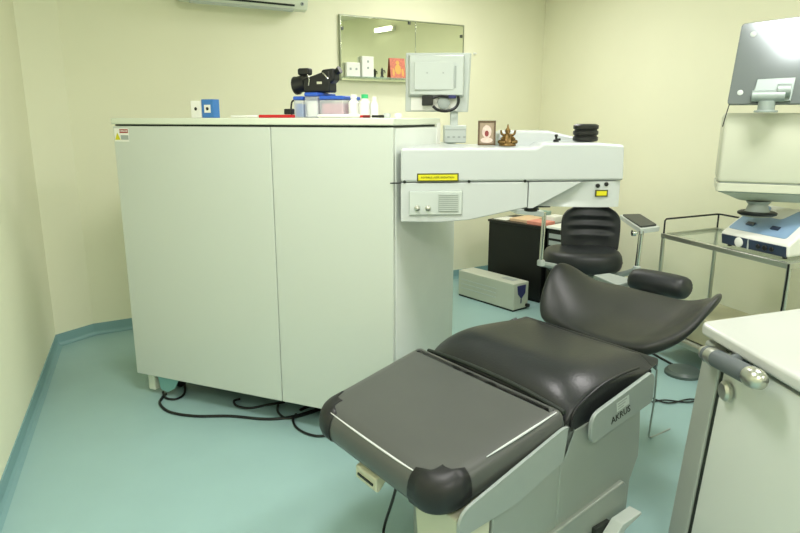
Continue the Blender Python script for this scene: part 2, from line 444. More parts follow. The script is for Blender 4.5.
zt = armz(545,143)
hp = [(armx(512,140),zt-.03),(armx(512,140),zt+.028),(armx(520,135),zt+.045),(armx(565,135),zt+.045),(armx(590,135),zt+.022),(armx(612,140),zt+.012),(armx(614,140),zt-.03)]
part('arm_top_hump', B(MA).prism([(x,.215,z) for x,z in hp],[(x,.37,z) for x,z in hp]), arm_m, laser, bevel=.012, seg=3)
def armbox(name, pxa, ya, pxb, yb, d0, d1, m, par, **k):
    xa_, za = ap(pxa, ya); xb_, zb_ = ap(pxb, yb)
    return part(name, B(MA).box(xa_,xb_,d0,d1,min(za,zb_),max(za,zb_)), m, par, **k)
lab = armbox('laser_label', 417, 173.5, 458.5, 181.3, -.0015, -.0003, olive_m, arm)
armbox('label_field', 418.2, 174.8, 457.2, 180.1, -.0022, -.0016, yellow_m, arm)
cx, cz = ap(437.7, 177.4)
text('INVISIBLE LASER RADIATION', .0105, MA @ basis((1,0,0),(0,0,1),(0,-1,0),(cx,-.0024,cz)), olive_m, arm)
# vent panel
vp = armbox('control_panel', 409.5, 191.5, 461.5, 214.3, -.0035, .0028, lgrey_m, laser, bevel=.002)
armbox('panel_shadow_gap', 409, 191, 462, 215, -.0008, .0029, mgrey_m, vp)
armbox('grille_backing', 438.5, 193.5, 457.5, 211.5, -.0055, -.0036, mgrey_m, vp)
gs = B(MA)
for i in range(9):
    y = 194.6+i*1.95; x_a, z_a = ap(438.8, y); x_b, _ = ap(458, y); gs.box(x_a,x_b,-.0085,-.0056,z_a-.0017,z_a+.0017)
part('grille_slats', gs, lgrey_m, vp)
for px_ in (417, 427.8):
    cx, cz = ap(px_, 208)
    kn = part('knob', B(MA).lathe([(.012,0),(.011,.006),(.007,.008),(.007,.018),(.002,.02)], (cx,-.0036,cz), 16, Matrix.Rotation(PI/2,4,'X')), steel_m, vp)
for (px_, y) in ((404.5,181.8),(469,181.5),(525,181)):
    cx, cz = ap(px_, y)
    part('screw', B(MA).lathe([(.006,0),(.006,.003),(.002,.004)], (cx,.001,cz), 12, Matrix.Rotation(PI/2,4,'X')), seam_m, laser)
k = B(MA); cx, cz = ap(393, 183); k.box(cx-.012,.004,-.006,-.001,cz-.003,cz+.002)
part('latch_pin', k, seam_m, laser)
for (px_, y) in ((598,185.8),(606.5,184.2)):
    cx, cz = ap(px_, y)
    part('sensor', B(MA).lathe([(.009,0),(.009,.004),(.006,.005),(.001,.005)], (cx,.004,cz), 14, Matrix.Rotation(PI/2,4,'X')), black_m, laser)
armbox('small_label', 595.5, 190, 607.5, 196.5, -.001, .0025, olive_m, laser)
o = armbox('small_label_field', 596.7, 191.1, 606.3, 195.4, -.002, -.0011, yellow_m, laser)
# shadow line underneath and dark optics below the arm head
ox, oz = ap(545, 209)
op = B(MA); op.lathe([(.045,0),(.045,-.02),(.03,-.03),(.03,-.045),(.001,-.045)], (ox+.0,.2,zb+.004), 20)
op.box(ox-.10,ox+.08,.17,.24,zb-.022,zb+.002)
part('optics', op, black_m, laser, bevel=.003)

# ------------------------------------------------------------------ things on the arm
def arm_surface(px, Y, z=None):
    return Vector(((px-400)/640*Y*1.02, Y))
ZT = max(armz(402,148), armz(545,148))+.0005
t = thing('photo_frame', 'small brown picture frame standing on the laser arm', 'picture frame', (.38,2.78,ZT))
Mf = Matrix.Translation((.372,2.80,ZT+.001)) @ Rz(-.1) @ Matrix.Rotation(.16,4,'X').inverted()
Mf = Matrix.Translation((.372,2.80,ZT+.001)) @ Rz(-.1) @ Matrix.Rotation(-.16,4,'X')
fb = B(Mf)
for (a,b,c_,d_) in ((-.038,-.03,0,.105),(.03,.038,0,.105),(-.038,.038,0,.008),(-.038,.038,.097,.105)): fb.box(a,b,0,.008,c_,d_)
part('frame', fb, frame_m, t, bevel=.0015)
part('picture', B(Mf).box(-.031,.031,.003,.006,.007,.098), mat('picture_ground',(150,134,112),.5,noise=.3,nscale=80), t)
k = B(Mf); k.bm.faces.new([k.v((.0+.02*math.cos(2*PI*i/16), .0022, .058+.028*math.sin(2*PI*i/16))) for i in range(16)])
k.bm.faces.new([k.v((.0+.026*math.cos(2*PI*i/16), .0022, .022+.012*math.sin(2*PI*i/16))) for i in range(16)])
part('printed_figure', k, pic1_m, t)
k = B(Mf); k.bm.faces.new([k.v((.0+.009*math.cos(2*PI*i/12), .0018, .05+.013*math.sin(2*PI*i/12))) for i in range(12)])
part('printed_centre', k, mat('print_maroon',(130,50,50),.5), t)
part('easel_strut', B(Mf).hexa([(-.008,.009,.02),(.008,.009,.02),(.008,.03,.006),(-.008,.03,.006),(-.008,.009,.08),(.008,.009,.08),(.008,.012,.08),(-.008,.012,.08)]), frame_m, t)
ix, iy = .45, 2.73
s = B()
s.lathe([(.036,0),(.036,.006),(.032,.012),(.026,.016),(.022,.024),(.018,.034),(.015,.046),(.009,.052),(.012,.060),(.010,.068),(.005,.074),(.003,.086),(.001,.090)], (ix,iy,ZT+.001), 16)
for sg in (-1,1):
    s.tube([(ix+sg*.012,iy-.004,ZT+.045),(ix+sg*.026,iy-.008,ZT+.05),(ix+sg*.03,iy-.008,ZT+.066)], [.006,.005,.004], 8, 3)
    s.tube([(ix+sg*.014,iy-.004,ZT+.040),(ix+sg*.027,iy-.01,ZT+.03),(ix+sg*.018,iy-.022,ZT+.028)], [.006,.005,.004], 8, 3)
    s.tube([(ix+sg*.005,iy-.01,ZT+.018),(ix+sg*.034,iy-.012,ZT+.018),(ix+sg*.012,iy-.028,ZT+.016)], [.010,.009,.006], 8, 3)
s.tube([(ix,iy-.010,ZT+.06),(ix+.002,iy-.018,ZT+.05),(ix+.006,iy-.017,ZT+.038)], [.005,.004,.003], 8, 3)
tag('brass_idol', s, brass_m, 'small seated brass idol on the laser arm beside the picture frame', 'figurine', angle=60)
def armtop(px, dep):   # world point on the arm's top at a given depth
    q = armx(px,143); return MA @ Vector((q, dep, 0))
rp = armtop(595,.11); zr = max(armz(545,143), armz(600,143))+.001
s = B(); prof = [(.001,0),(.035,0)]
for i in range(3):
    z = i*.024; prof += [(.046,z+.002),(.052,z+.006),(.052,z+.019),(.046,z+.023)]
prof += [(.04,.073),(.001,.073)]
s.lathe(prof, (rp.x-.0,rp.y,zr), 28)
tag('eyepiece_cover', s, black_m, 'black ribbed round stack on top of the laser arm head', 'cover')
rp = armtop(564,.10)  # black knob standing beside the ribbed stack
s = B(); s.lathe([(.012,0),(.012,.008),(.005,.012),(.005,.02),(.008,.024),(.006,.03),(.001,.031)], (rp.x,rp.y,zr), 14)
s.tube([(rp.x,rp.y,zr+.008),(rp.x+.018,rp.y,zr+.01)], .005, 8)
tag('black_knob', s, black_m, 'tiny black knob on the laser arm left of the ribbed stack'  , 'stopper')

# ------------------------------------------------------------------ things on the laser lid
def top(px, Y=3.0): return (px-400)*Y/ (F*math.cos(P)+(266.5-112)*math.sin(P))
def lidY(px, back=.1):   # a world point on the lid, back metres behind the front edge
    x = lxp(px,118); p = ML @ Vector((x, back, TZ))
    # correct for the parallax of stepping back
    r = (px-400)/(F*math.cos(P)+(266.5-118)*math.sin(P))
    p0 = ML @ Vector((0, back, TZ)); ux = Vector((math.cos(la), math.sin(la)))
    k_ = (r*p0.y-p0.x)/(ux.x-r*ux.y); return ML @ Vector((k_, back, TZ)), k_
def lbox(pxa, pxb, back, dep, h, z0=0):
    _, a = lidY(pxa, back); _, b = lidY(pxb, back)
    return B(ML).box(a, b, back, back+dep, TZ+z0+.0005, TZ+z0+h), a, b
# two socket cartons
for i, (pa, pb2, m, lbl) in enumerate(((191.5,201.7,white_m,'white square carton with a black dot on the laser cabinet lid'),(202.3,214,boxblue_m,'blue square carton with a white square print on the laser cabinet lid'))):
    k, a, b = lbox(pa, pb2, .12, .045, .085-.006*(1-i))
    t = thing('carton', lbl, 'box', ML @ Vector(((a+b)/2,.14,TZ+.0005)), la, 'small square cartons on the laser lid')
    part('box', k, m, t, bevel=.002)
    cx = (a+b)/2; cz = TZ+.042
    if i: part('printed_square', B(ML).box(cx-.018,cx+.018,.1185,.1195,cz-.018,cz+.018), white_m, t)
    part('printed_dot', B(ML).lathe([(.008,0),(.008,.001),(.001,.001)], (cx,.1183,cz), 12, Matrix.Rotation(PI/2,4,'X')), black_m, t)
def pen(pxa, pxb, back, m, lbl, capm, r=.007, tip=None):
    p, _ = lidY(pxa, back); q, _ = lidY(pxb, back)
    p = Vector((p.x,p.y,TZ+r+.0005)); q = Vector((q.x,q.y,TZ+r+.0005)); d = (q-p)
    t = thing('marker_pen', lbl, 'pen', ((p.x+q.x)/2,(p.y+q.y)/2,TZ+.0005), la, 'pens on the laser lid')
    part('barrel', B().tube([p+d*.0, p+d*.03, p+d*.64, p+d*.65],[r*.6,r*.9,r*.9,r*.7]), m, t)
    part('cap', B().tube([p+d*.65, p+d*.66, p+d*.97, p+d],[r*.7,r,r,r*.6]), capm, t)
    return t
pen(231, 258, .06, white_m, 'white pen lying left of the red folder on the laser lid', white_m, .006)
pen(318, 360, .05, white_m, 'white pen lying in front of the plastic bins', white_m, .008)
pen(351, 370, .055, red_m, 'red pen lying in front of the white bottles', mat('pen_dark_red',(120,20,26),.4), .006)
pen(372, 384, .06, black_m, 'black pen lying right of the red pen on the lid', black_m, .006)
k, a, b = lbox(258.5, 291, .055, .036, .014); tag('red_folder', k, red_m, 'flat red folder lying on the laser lid left of the bins', 'folder', bevel=.003)
k, a, b = lbox(284, 291.5, .06, .03, .024, .0145); tag('eraser', k, black_m, 'small black block lying on the red folder end', 'eraser', bevel=.004)
# bins with blue lids
BB = .10
for i, (pa, pb2, h, conts) in enumerate(((294,303.5,.075,boxblue_m),(305.2,318,.09,white_m),(320,343.5,.075,pink_m))):
    k, a, b = lbox(pa, pb2, BB, .16, h)
    lbl = ('narrow clear bin with blue contents and blue lid','white filled clear bin with blue lid, middle of three','wide clear bin with pink contents and blue lid')[i]
    t = thing('plastic_bin', lbl, 'bin', ML @ Vector(((a+b)/2,BB+.08,TZ+.0005)), la, 'lidded plastic bins on the laser')
    part('bin', k, clear_m, t, bevel=.004)
    part('contents', B(ML).box(a+.006,b-.006,BB+.006,BB+.15,TZ+.004,TZ+h*.8), conts, t, bevel=.006)
    part('lid', B(ML).box(a-.001,b+.001,BB-.004,BB+.165,TZ+h+.0005,TZ+h+.0165), lidblue_m, t, bevel=.005)
# hook-shaped bracket left of the bins
p, _ = lidY(292.3,.09)
tag('cable_clip', B().tube([(p.x,p.y,TZ+.004),(p.x-.004,p.y,TZ+.03),(p.x,p.y,TZ+.065),(p.x+.01,p.y,TZ+.075)], .004, 8, 5), black_m, 'thin black hook standing at the left end of the bins', 'clip')
# bottles
for i, (pa, capm, h, r) in enumerate(((354,white_m,.08,.023),(365,green_m,.08,.024),(374.5,white_m,.07,.016))):
    p, kx = lidY(pa,.14)
    t = thing('white_bottle', ('white bottle with white cap next to the pink bin','white bottle with bright green cap','smallest white bottle, right of the green capped one')[i], 'bottle', (p.x,p.y,TZ+.0005), 0, 'white bottles on the laser lid')
    part('bottle_body', B().lathe([(.001,0),(r,0),(r,h*.78),(r*.6,h*.92),(r*.5,h)], (p.x,p.y,TZ+.0005), 20), white_m, t)
    part('cap', B().lathe([(r*.6,h),(r*.6,h+.016),(.001,h+.017)], (p.x,p.y,TZ+.0005), 20), capm, t)
for i, px_ in enumerate((387,398)):
    p, kx = lidY(px_,.16)
    k = B(); k.lathe([(.001,0),(.014,0),(.016,.008),(.014,.018),(.001,.02)], (p.x-.0,p.y,TZ+.0005), 16)
    tag('small_pot', k, (lgrey_m, white_m)[i], ('small grey pot on the lid just right of the bottles','small white pot on the lid beside the monitor')[i], 'pot', 'small pots on the laser lid')
# video camera on the bins -----------------------------------------------
_, a = lidY(296.5,.16); _, b = lidY(341,.16)
cl_, cr_ = a, b; cwid = b-a
zc = TZ+.1075; cy = BB+.075
vc = thing('video_camera', 'black video camera lying on the blue bin lids', 'camera', ML @ Vector(((a+b)/2,cy,zc-.0)), la)
def LXc(px): return lidY(px,cy)[1]
k = B(ML); k.rings([[(LXc(x_), cy+yy, zc+zz) for yy, zz in ((-.035,0),(.035,0),(.035,.06+e_),(-.035,.06+e_))] for x_, e_ in ((308,.0),(318,.012),(330,.03),(334,.03))])
part('camera_body', k, black_m, vc, bevel=.008)
k = B(ML); k.prism([(LXc(326),cy-.03,zc+.006),(LXc(338),cy-.03,zc+.05),(LXc(338),cy-.03,zc+.10),(LXc(325),cy-.03,zc+.095)],[(LXc(326),cy+.03,zc+.006),(LXc(338),cy+.03,zc+.05),(LXc(338),cy+.03,zc+.10),(LXc(325),cy+.03,zc+.095)])
part('hand_grip', k, black_m, vc, bevel=.01)
k = B(ML); k.tube([(LXc(308),cy,zc+.045),(LXc(300),cy,zc+.036),(LXc(298.5),cy,zc+.033),(LXc(297),cy,zc+.032)],[.036,.036,.040,.040], 24)
part('lens_barrel', k, black_m, vc)
k = B(ML); k.tube([(LXc(297),cy,zc+.032),(LXc(296.5),cy,zc+.032)],[.034,.033], 20); part('lens_ring', k, mgrey_m, vc)
k = B(ML); k.box(LXc(301),LXc(312),cy-.02,cy+.02,zc+.075,zc+.105); part('microphone', k, black_m, vc, bevel=.008)
k = B(ML); k.tube([(LXc(337),cy,zc+.085),(LXc(341),cy,zc+.095)],[.012,.017], 18); part('eyepiece', k, black_m, vc)
k = B(ML); k.tube([(LXc(313),cy-.036,zc+.075),(LXc(315),cy-.04,zc+.055),(LXc(314),cy-.038,zc+.03)], .0025, 8, 4); part('silver_trim', k, chrome_m, vc)
part('silver_badge', B(ML).box(LXc(322),LXc(327),cy-.0375,cy-.036,zc+.035,zc+.045), chrome_m, vc)
k = B(ML); k.tube([(LXc(328),cy-.037,zc+.08),(LXc(331),cy-.042,zc+.07),(LXc(333),cy-.037,zc+.055)], .003, 8, 4)
part('silver_trim', k, chrome_m, vc)

# ------------------------------------------------------------------ monitor on pedestal (behind the lid)
MY = 3.20
def X3(px, y, Y): v = 266.5-y; return (px-400)*Y/(F*math.cos(P)+v*math.sin(P))
def Z3(y, Y): v = 266.5-y; return H+(v*math.cos(P)-F*math.sin(P))*Y/(F*math.cos(P)+v*math.sin(P))
t = thing('monitor', 'grey flat monitor seen from behind with black cables, on the laser', 'monitor', (X3(455,120,MY+.1),MY+.1,1.301), .1)
mx0, mx1 = X3(408,80,MY), X3(463,80,MY)
part('rear_cover', B().hexa([(mx0+.008,MY,Z3(94.5,MY)),(mx1,MY-.01,Z3(95.5,MY)),(mx1+.01,MY+.035,Z3(97,MY)),(mx0-.0,MY+.035,Z3(97,MY)),
     (mx0+.008,MY,Z3(55,MY)),(mx1,MY-.01,Z3(56,MY)),(mx1+.01,MY+.035,Z3(54,MY)),(mx0,MY+.035,Z3(54,MY))]), lgrey_m, t, bevel=.005)
part('rear_panel', B().box(mx0+.03,mx1-.045,MY-.012,MY+.003,Z3(90,MY),Z3(62,MY)), lgrey_m, t, bevel=.003)
part('screen_bezel', B().hexa([(X3(405.5,80,MY),MY+.037,Z3(111.5,MY)),(X3(468,80,MY),MY+.037,Z3(112,MY)),(X3(468,80,MY)+.012,MY+.06,Z3(112,MY)),(X3(405.5,80,MY),MY+.06,Z3(111,MY)),
     (X3(406,80,MY),MY+.037,Z3(52,MY)),(X3(470,80,MY),MY+.037,Z3(52,MY)),(X3(470,80,MY)+.012,MY+.06,Z3(52,MY)),(X3(406,80,MY),MY+.06,Z3(52,MY))]), lgrey_m, t, bevel=.004)
part('socket_recess', B().box(X3(411,100,MY),X3(457,100,MY),MY+.028,MY+.0385,Z3(110.5,MY),Z3(97,MY)), white_m, t, bevel=.002)
for (a_, b_) in ((427,73),(443,73)): part('screw', B().lathe([(.004,0),(.004,.002),(.001,.002)], (X3(a_,b_,MY),MY-.012,Z3(b_,MY)), 8, Matrix.Rotation(PI/2,4,'X')), mgrey_m, t)
part('groove', B().box(X3(454.5,80,MY),X3(456,80,MY),MY-.0125,MY-.009,Z3(88,MY),Z3(66,MY)), mgrey_m, t)
part('power_plug', B().box(X3(422,100,MY),X3(433,100,MY),MY-.005,MY+.03,Z3(105.5,MY),Z3(95.8,MY)), black_m, t, bevel=.004)
part('signal_plug', B().box(X3(448,96,MY),X3(456,96,MY),MY-.01,MY+.02,Z3(98.5,MY),Z3(95.2,MY)), navy_m, t, bevel=.003)
k = B(); yy = MY-.005
k.tube([(X3(a_,b_,yy),yy,Z3(b_,yy)) for a_, b_ in ((433,98),(440,96),(449,97))], .006, 8, 5)
k.tube([(X3(a_,b_,yy),yy,Z3(b_,yy)) for a_, b_ in ((458,96),(458.5,102),(455,108),(447,111),(438,110),(433,106))], .007, 8, 5)
part('cable', k, black_m, t)
part('swivel_hub', B().lathe([(.03,0),(.03,.02),(.018,.024),(.001,.024)], (X3(444,102,yy),MY+.028,Z3(102.5,MY)), 20, Matrix.Rotation(PI/2,4,'X')), mgrey_m, t)
part('stand_post', B().box(X3(452,118,MY+.1)-.012,X3(452,118,MY+.1)+.026,MY+.05,MY+.08,1.36,1.56), lgrey_m, t, bevel=.004)
px0, px1 = X3(444,130,MY+.02), X3(466,130,MY+.02)
part('pedestal', B().box(px0,px1,MY,MY+.10,1.301,1.385), lgrey_m, t, bevel=.005)
k = B()
for i in range(4): k.box(px0+.015+i*.026,px0+.027+i*.026,MY-.0015,MY+.001,1.325,1.333)
k.box(px0+.004,px1-.004,MY-.001,MY+.001,1.362,1.366)
part('pedestal_slots', k, mgrey_m, t)

# ------------------------------------------------------------------ patient chair
ca = math.atan2(.6, .8)
MC = Rz(ca)               # chair frame: x toward the head, y to the left
cc = MC @ Vector((1.62,1.42,0))
chair = thing('patient_chair', 'grey powered reclining patient chair with black vinyl cushions in the foreground', 'medical chair', cc, ca)
# base
def ysl(y0, y1, poly, M=MC): # prism with profile in xz
    return B(M).prism([(x,y0,z) for x,z in poly], [(x,y1,z) for x,z in poly])
part('base_cover', ysl(1.095,1.745, [(1.42,.0),(1.42,.50),(1.44,.505),(1.62,.515),(1.80,.55),(1.82,.53),(1.835,.40),(1.84,.30),(1.80,.22),(1.79,.0)]), base_m, chair, bevel=.008)
part('front_housing', ysl(1.095,1.45, [(1.14,.0),(1.14,.45),(1.4195,.49),(1.4195,.0)]), base_m, chair, bevel=.006)
part('base_step', ysl(1.08,1.46, [(1.30,.02),(1.30,.165),(1.36,.195),(1.74,.245),(1.76,.225),(1.76,.02)]), base_m, chair, bevel=.006)
part('seat_deck', ysl(1.10,1.74, [(1.42,.465),(1.42,.502),(1.88,.60),(1.88,.55),(1.62,.50)]), seam_m, chair, bevel=.004)
# leg rest
def top_leg(s): return .503+(s-.96)/(1.40-.96)*.095
def leg_outline():
    cs = [((.945,1.742),.078),((.945,1.098),.078),((1.415,1.076),.03),((1.415,1.764),.03)]
    pts = []
    for k in range(4):
        (p, r), a, b = cs[k], cs[k-1][0], cs[(k+1)%4][0]
        p = Vector(p); d1 = (Vector(a)-p).normalized(); d2 = (Vector(b)-p).normalized()
        half = d1.angle(d2)/2; tl_ = r/math.tan(half); c = p+(d1+d2).normalized()*r/math.sin(half)
        v1 = (p+d1*tl_-c); v2 = (p+d2*tl_-c); tot = v1.angle_signed(v2) if False else math.atan2(v1.x*v2.y-v1.y*v2.x, v1.dot(v2))
        for q in range(13):
            an = tot*q/12; n = Vector((v1.x*math.cos(an)-v1.y*math.sin(an), v1.x*math.sin(an)+v1.y*math.cos(an))).normalized()
            pts.append((c+n*r, n, k))
        # straight run to the next corner start is sampled for the caps
        if True:
            nxt = Vector(cs[(k+1)%4][0]); rn_ = cs[(k+1)%4][1]
            e0 = p+d2*tl_; e1 = nxt-d2*rn_*1.02; nn = Vector((d2.y,-d2.x)); nn = nn if nn.dot(e0-Vector((1.18,1.42))) > 0 else -nn
            for q in range(1,12):
                pts.append((e0+(e1-e0)*q/12, nn, k+10))
    return pts
LPROF = [(.016,-.098),(.003,-.088),(-.004,-.066),(-.004,-.044),(.0,-.026),(.006,-.014),(.014,-.0065),(.026,-.002),(.045,-.0)]
OUT = leg_outline()
def lp_(o, ins_, dz, off_=0):
    q = o[0]-o[1]*(ins_-off_); return (q.x, q.y, top_leg(q.x)+dz)
leg = part('leg_rest', B(MC).rings([[lp_(o, a_, z_) for o in OUT] for a_, z_ in LPROF]), foot_m, chair, angle=70)
highlight_m = mat('film_edge_highlight', (205,210,210), .06, coat=1, spec=.9)  # pale glossy tubes put the film's edge highlights into colour and shape
part('front_highlight', B(MC).tube([(.960,1.20,top_leg(.958)-.005),(.957,1.30,top_leg(.957)-.006),(.957,1.50,top_leg(.957)-.006),(.960,1.65,top_leg(.958)-.005)], [.0015,.0035,.0035,.0015], 10, 6), highlight_m, leg, label='pale strip standing for the highlight on the clear film edge')
part('side_highlight', B(MC).tube([(1.12,1.106,top_leg(1.12)-.003),(1.2,1.101,top_leg(1.2)-.003),(1.30,1.096,top_leg(1.3)-.003),(1.385,1.093,top_leg(1.385)-.003)], [.0015,.0035,.0035,.0015], 10, 6), highlight_m, leg, label='pale strip standing for the highlight on the clear film edge')
NO = len(OUT)
for kc in (0, 1):
    idx = [n_ for n_, o in enumerate(OUT) if o[2] == kc]
    idx = [(idx[0]-1)%NO] + idx + [idx[-1]+1]
    G = []
    for n_, ii in enumerate(idx):
        u = -1+2*n_/(len(idx)-1); m_ = .024+.048*(max(0,1-u*u))**.8; o = OUT[ii]
        row = [lp_(o, a_, z_, .0028) for a_, z_ in LPROF[:7]]
        for q in range(1,6):
            a_ = .014+(m_-.014)*q/5; z_ = -.0065+.0088*min(1,(a_-.014)/.016); row.append(lp_(o, a_, z_+.0002, .001))
        G.append(row)
    part('corner_cap', B(MC).grid(G), cap_m, leg, solid=.002, angle=70, label='dark vinyl corner cap')
part('leg_rest_frame', ysl(1.13,1.71,[(1.0,.405),(1.0,.418),(1.40,.515),(1.40,.46)]), seam_m, chair)
# plates
def plate(pts, y0, y1, r, name, par, m=greym): 
    q = rpoly(pts, r, 6); return part(name, B(MC).prism([(x,y0,z) for x,z in q],[(x,y1,z) for x,z in q]), m, par, bevel=.0025)
lp = plate([(.985,.365),(.985,.435),(1.40,.558),(1.435,.535),(1.41,.452),(1.20,.385)], 1.062,1.072, [.01,.045,.03,.03,.03,.0], 'leg_rest_side_plate', chair)
plate([(1.085,.375),(1.085,.455),(1.40,.545),(1.435,.535),(1.41,.452),(1.20,.385)], 1.762,1.772, [.01,.045,.03,.03,.03,.0], 'leg_rest_side_plate', chair)
sp_ = plate([(1.515,.455),(1.515,.552),(1.82,.618),(1.838,.595),(1.838,.51)], 1.062,1.076, [.035,.04,.015,.01,.02], 'seat_side_plate', chair)
plate([(1.515,.40),(1.515,.47),(1.82,.53),(1.838,.51),(1.838,.44)], 1.7455,1.757, [.035,.04,.015,.01,.02], 'seat_side_plate', chair)
ang = math.atan2(.06,.31)
Mt = MC @ basis((math.cos(ang),0,math.sin(ang)),(-math.sin(ang),0,math.cos(ang)),(0,-1,0),(1.66,1.0612,.516))
text('AKRUS', .032, Mt, seam_m, sp_)
Ms = MC @ basis((math.cos(ang),0,math.sin(ang)),(-math.sin(ang),0,math.cos(ang)),(0,-1,0),(1.665,1.0612,.553))
part('sticker', B(Ms).box(-.032,.032,-.016,.016,0,.0006), lgrey_m, sp_)
k = B(Ms)
for i in range(3): k.box(-.026,.02-.008*i,.008-.009*i,.0115-.009*i,.0006,.001)
part('sticker_print', k, greym, sp_)
# seat cushion
def seat():
    S = [1.432,1.455,1.49,1.55,1.63,1.73,1.83,1.91,1.955]
    Z = [.560,.604,.634,.658,.669,.662,.655,.645,.610]
    T = []; L = []
    for i,(s_,z) in enumerate(zip(S,Z)):
        hw = (.325 if 0 < i < 7 else .318 if i==7 else .30) if i else .315
        rt = []; rl = []
        for j in range(11):
            v_ = -1+2*j/10
            dip = .016*(1-v_*v_)*(i>3)
            drop = .05*abs(v_)**7
            rt.append((s_+.012*(1-v_*v_)*(i==8) - .0, 1.425+v_*hw, z-drop-dip))
            rl.append((s_+(.004 if i==0 else 0), 1.425+v_*(hw+.004), .478+max(0,s_-1.43)*.27))
        T.append(rt); L.append(rl)
    return B(MC).cushion(T, L)
sc = part('seat_cushion', seat(), vinyl_m, chair, bevel=.012, sub=2)
k = B(MC); k.tube([(1.43,1.10,.575),(1.428,1.25,.592),(1.427,1.42,.597),(1.428,1.6,.592),(1.43,1.73,.58)], .0075, 8, 4)
part('seat_piping', k, seam_m, sc)
k = B(MC); k.tube([(1.465,1.106,.47),(1.46,1.098,.52),(1.475,1.098,.566),(1.53,1.098,.596),(1.62,1.098,.622),(1.72,1.099,.628),(1.80,1.101,.626)], .004, 8, 5)
part('side_piping', k, cap_m, sc)
# backrest with raised wings
rows = [ # s, half width left, half width right, wing z left, wing z right, valley z, centre
 (2.035,.30,.185,.600,.598,.590,1.425),
 (2.07, .335,.235,.665,.628,.592,1.425),
 (2.12, .35,.305,.745,.690,.594,1.42),
 (2.19, .365,.325,.812,.772,.598,1.42),
 (2.26, .360,.328,.806,.812,.602,1.42),
 (2.33, .345,.298,.765,.800,.610,1.42),
 (2.41, .335,.25,.71,.755,.634,1.42),
 (2.50, .31,.20,.675,.718,.658,1.43),
 (2.57, .25,.15,.662,.695,.668,1.43)]
def back():
    T = []; L = []; n = len(rows)
    for i, (s_, hl, hr, wl, wr, zv, yc) in enumerate(rows):
        rt = []; rl = []
        for j in range(13):
            v_ = -1+2*j/12                       # -1 right side, +1 left side
            hw, wz = (hl, wl) if v_ > 0 else (hr, wr)
            a_ = abs(v_)
            z = zv+(wz-zv)*(max(0, (a_-.22)/.78)**1.5)
            y = yc+math.copysign(hw*(a_**.92), v_)
            sl = (wz-zv)/hw*2.0*a_                # slope of the wing
            nl = math.hypot(1, sl); tck = .060*(1-.45*a_**3)
            if i in (0, n-1): tck *= .75
            rt.append((s_, y, z))
            rl.append((s_+(.01 if i==0 else (-.02 if i==n-1 else 0)), y+math.copysign(min(sl,1.4)/nl*tck*.75, v_)*(a_>0), z-tck/nl*1.1))
        T.append(rt); L.append(rl)
    return B(MC).cushion(T, L)
bk = part('backrest', back(), vinyl2_m, chair, sub=2)
k = ysl(1.33,1.51,[(1.80,.50),(1.80,.55),(2.1,.545),(2.62,.575),(2.62,.55),(2.1,.50)])
part('backrest_bracket', k, black_m, chair, bevel=.005)
# head bolster
k = B(MC)
R = []
for i in range(11):
    u = i/10; y = 1.72-.28*u; e = 1-abs(2*u-1)**10*.2
    R.append([(2.68+.065*e*math.cos(2*PI*q/16)+.02*u, y,   .670+.055*e*math.sin(2*PI*q/16)*1.0+.004*math.sin(PI*u)) for q in range(16)])
k.rings(R)
part('head_bolster', k, stool_m, chair, sub=1)
part('bolster_side_plate', B(MC).prism([(2.60,1.74,.62),(2.76,1.74,.62),(2.76,1.90,.63),(2.66,1.92,.63)],[(2.60,1.74,.645),(2.76,1.74,.645),(2.76,1.90,.65),(2.66,1.92,.65)]), mgrey_m, chair, bevel=.005)
part('bolster_bracket', B(MC).box(2.56,2.70,1.57,1.65,.56,.625), base_m, chair, bevel=.004)
# clip under the leg rest, front column, foot bar and caster
k = ysl(1.39,1.50,[(.955,.345),(.955,.385),(1.0,.405),(1.02,.40),(.965,.34)])
ct = part('leg_rest_clip', k, beige_m, chair, bevel=.004)
part('clip_slot', B(MC).box(.951,.9545,1.405,1.485,.36,.367), seam_m, ct)
k = B(MC); k.prism([(1.04,1.10,0),(1.04,1.28,0),(1.13,1.30,0),(1.13,1.10,0)],[(1.0,1.09,.40),(1.0,1.27,.40),(1.13,1.30,.42),(1.13,1.09,.42)])
part('front_column', k, beige_m, chair, bevel=.008)
# side foot bar with bracket
ba = B(MC); ba.tube([(1.30,1.045,.06),(1.62,1.045,.062)], .018, 12)
part('foot_bar', ba, lgrey_m, chair)
br = part('caster_bracket', B(MC).prism([(x,1.02,z) for x,z in ((1.60,.02),(1.60,.10),(1.66,.15),(1.76,.155),(1.765,.145),(1.68,.125),(1.645,.085),(1.64,.02))],[(x,1.065,z) for x,z in ((1.60,.02),(1.60,.10),(1.66,.15),(1.76,.155),(1.765,.145),(1.68,.125),(1.645,.085),(1.64,.02))]), lgrey_m, chair, bevel=.003)
for x,z in ((1.62,.06),(1.64,.11)): part('bolt', B(MC).lathe([(.006,0),(.006,.003),(.001,.003)], (x,1.019,z), 10, Matrix.Rotation(PI/2,4,'X')), seam_m, br)
part('bar_mount', B(MC).box(1.58,1.66,1.066,1.094,.08,.14), seam_m, chair, bevel=.004)
part('mechanism', B(MC).box(1.135,1.139,1.12,1.26,.05,.40), black_m, chair)

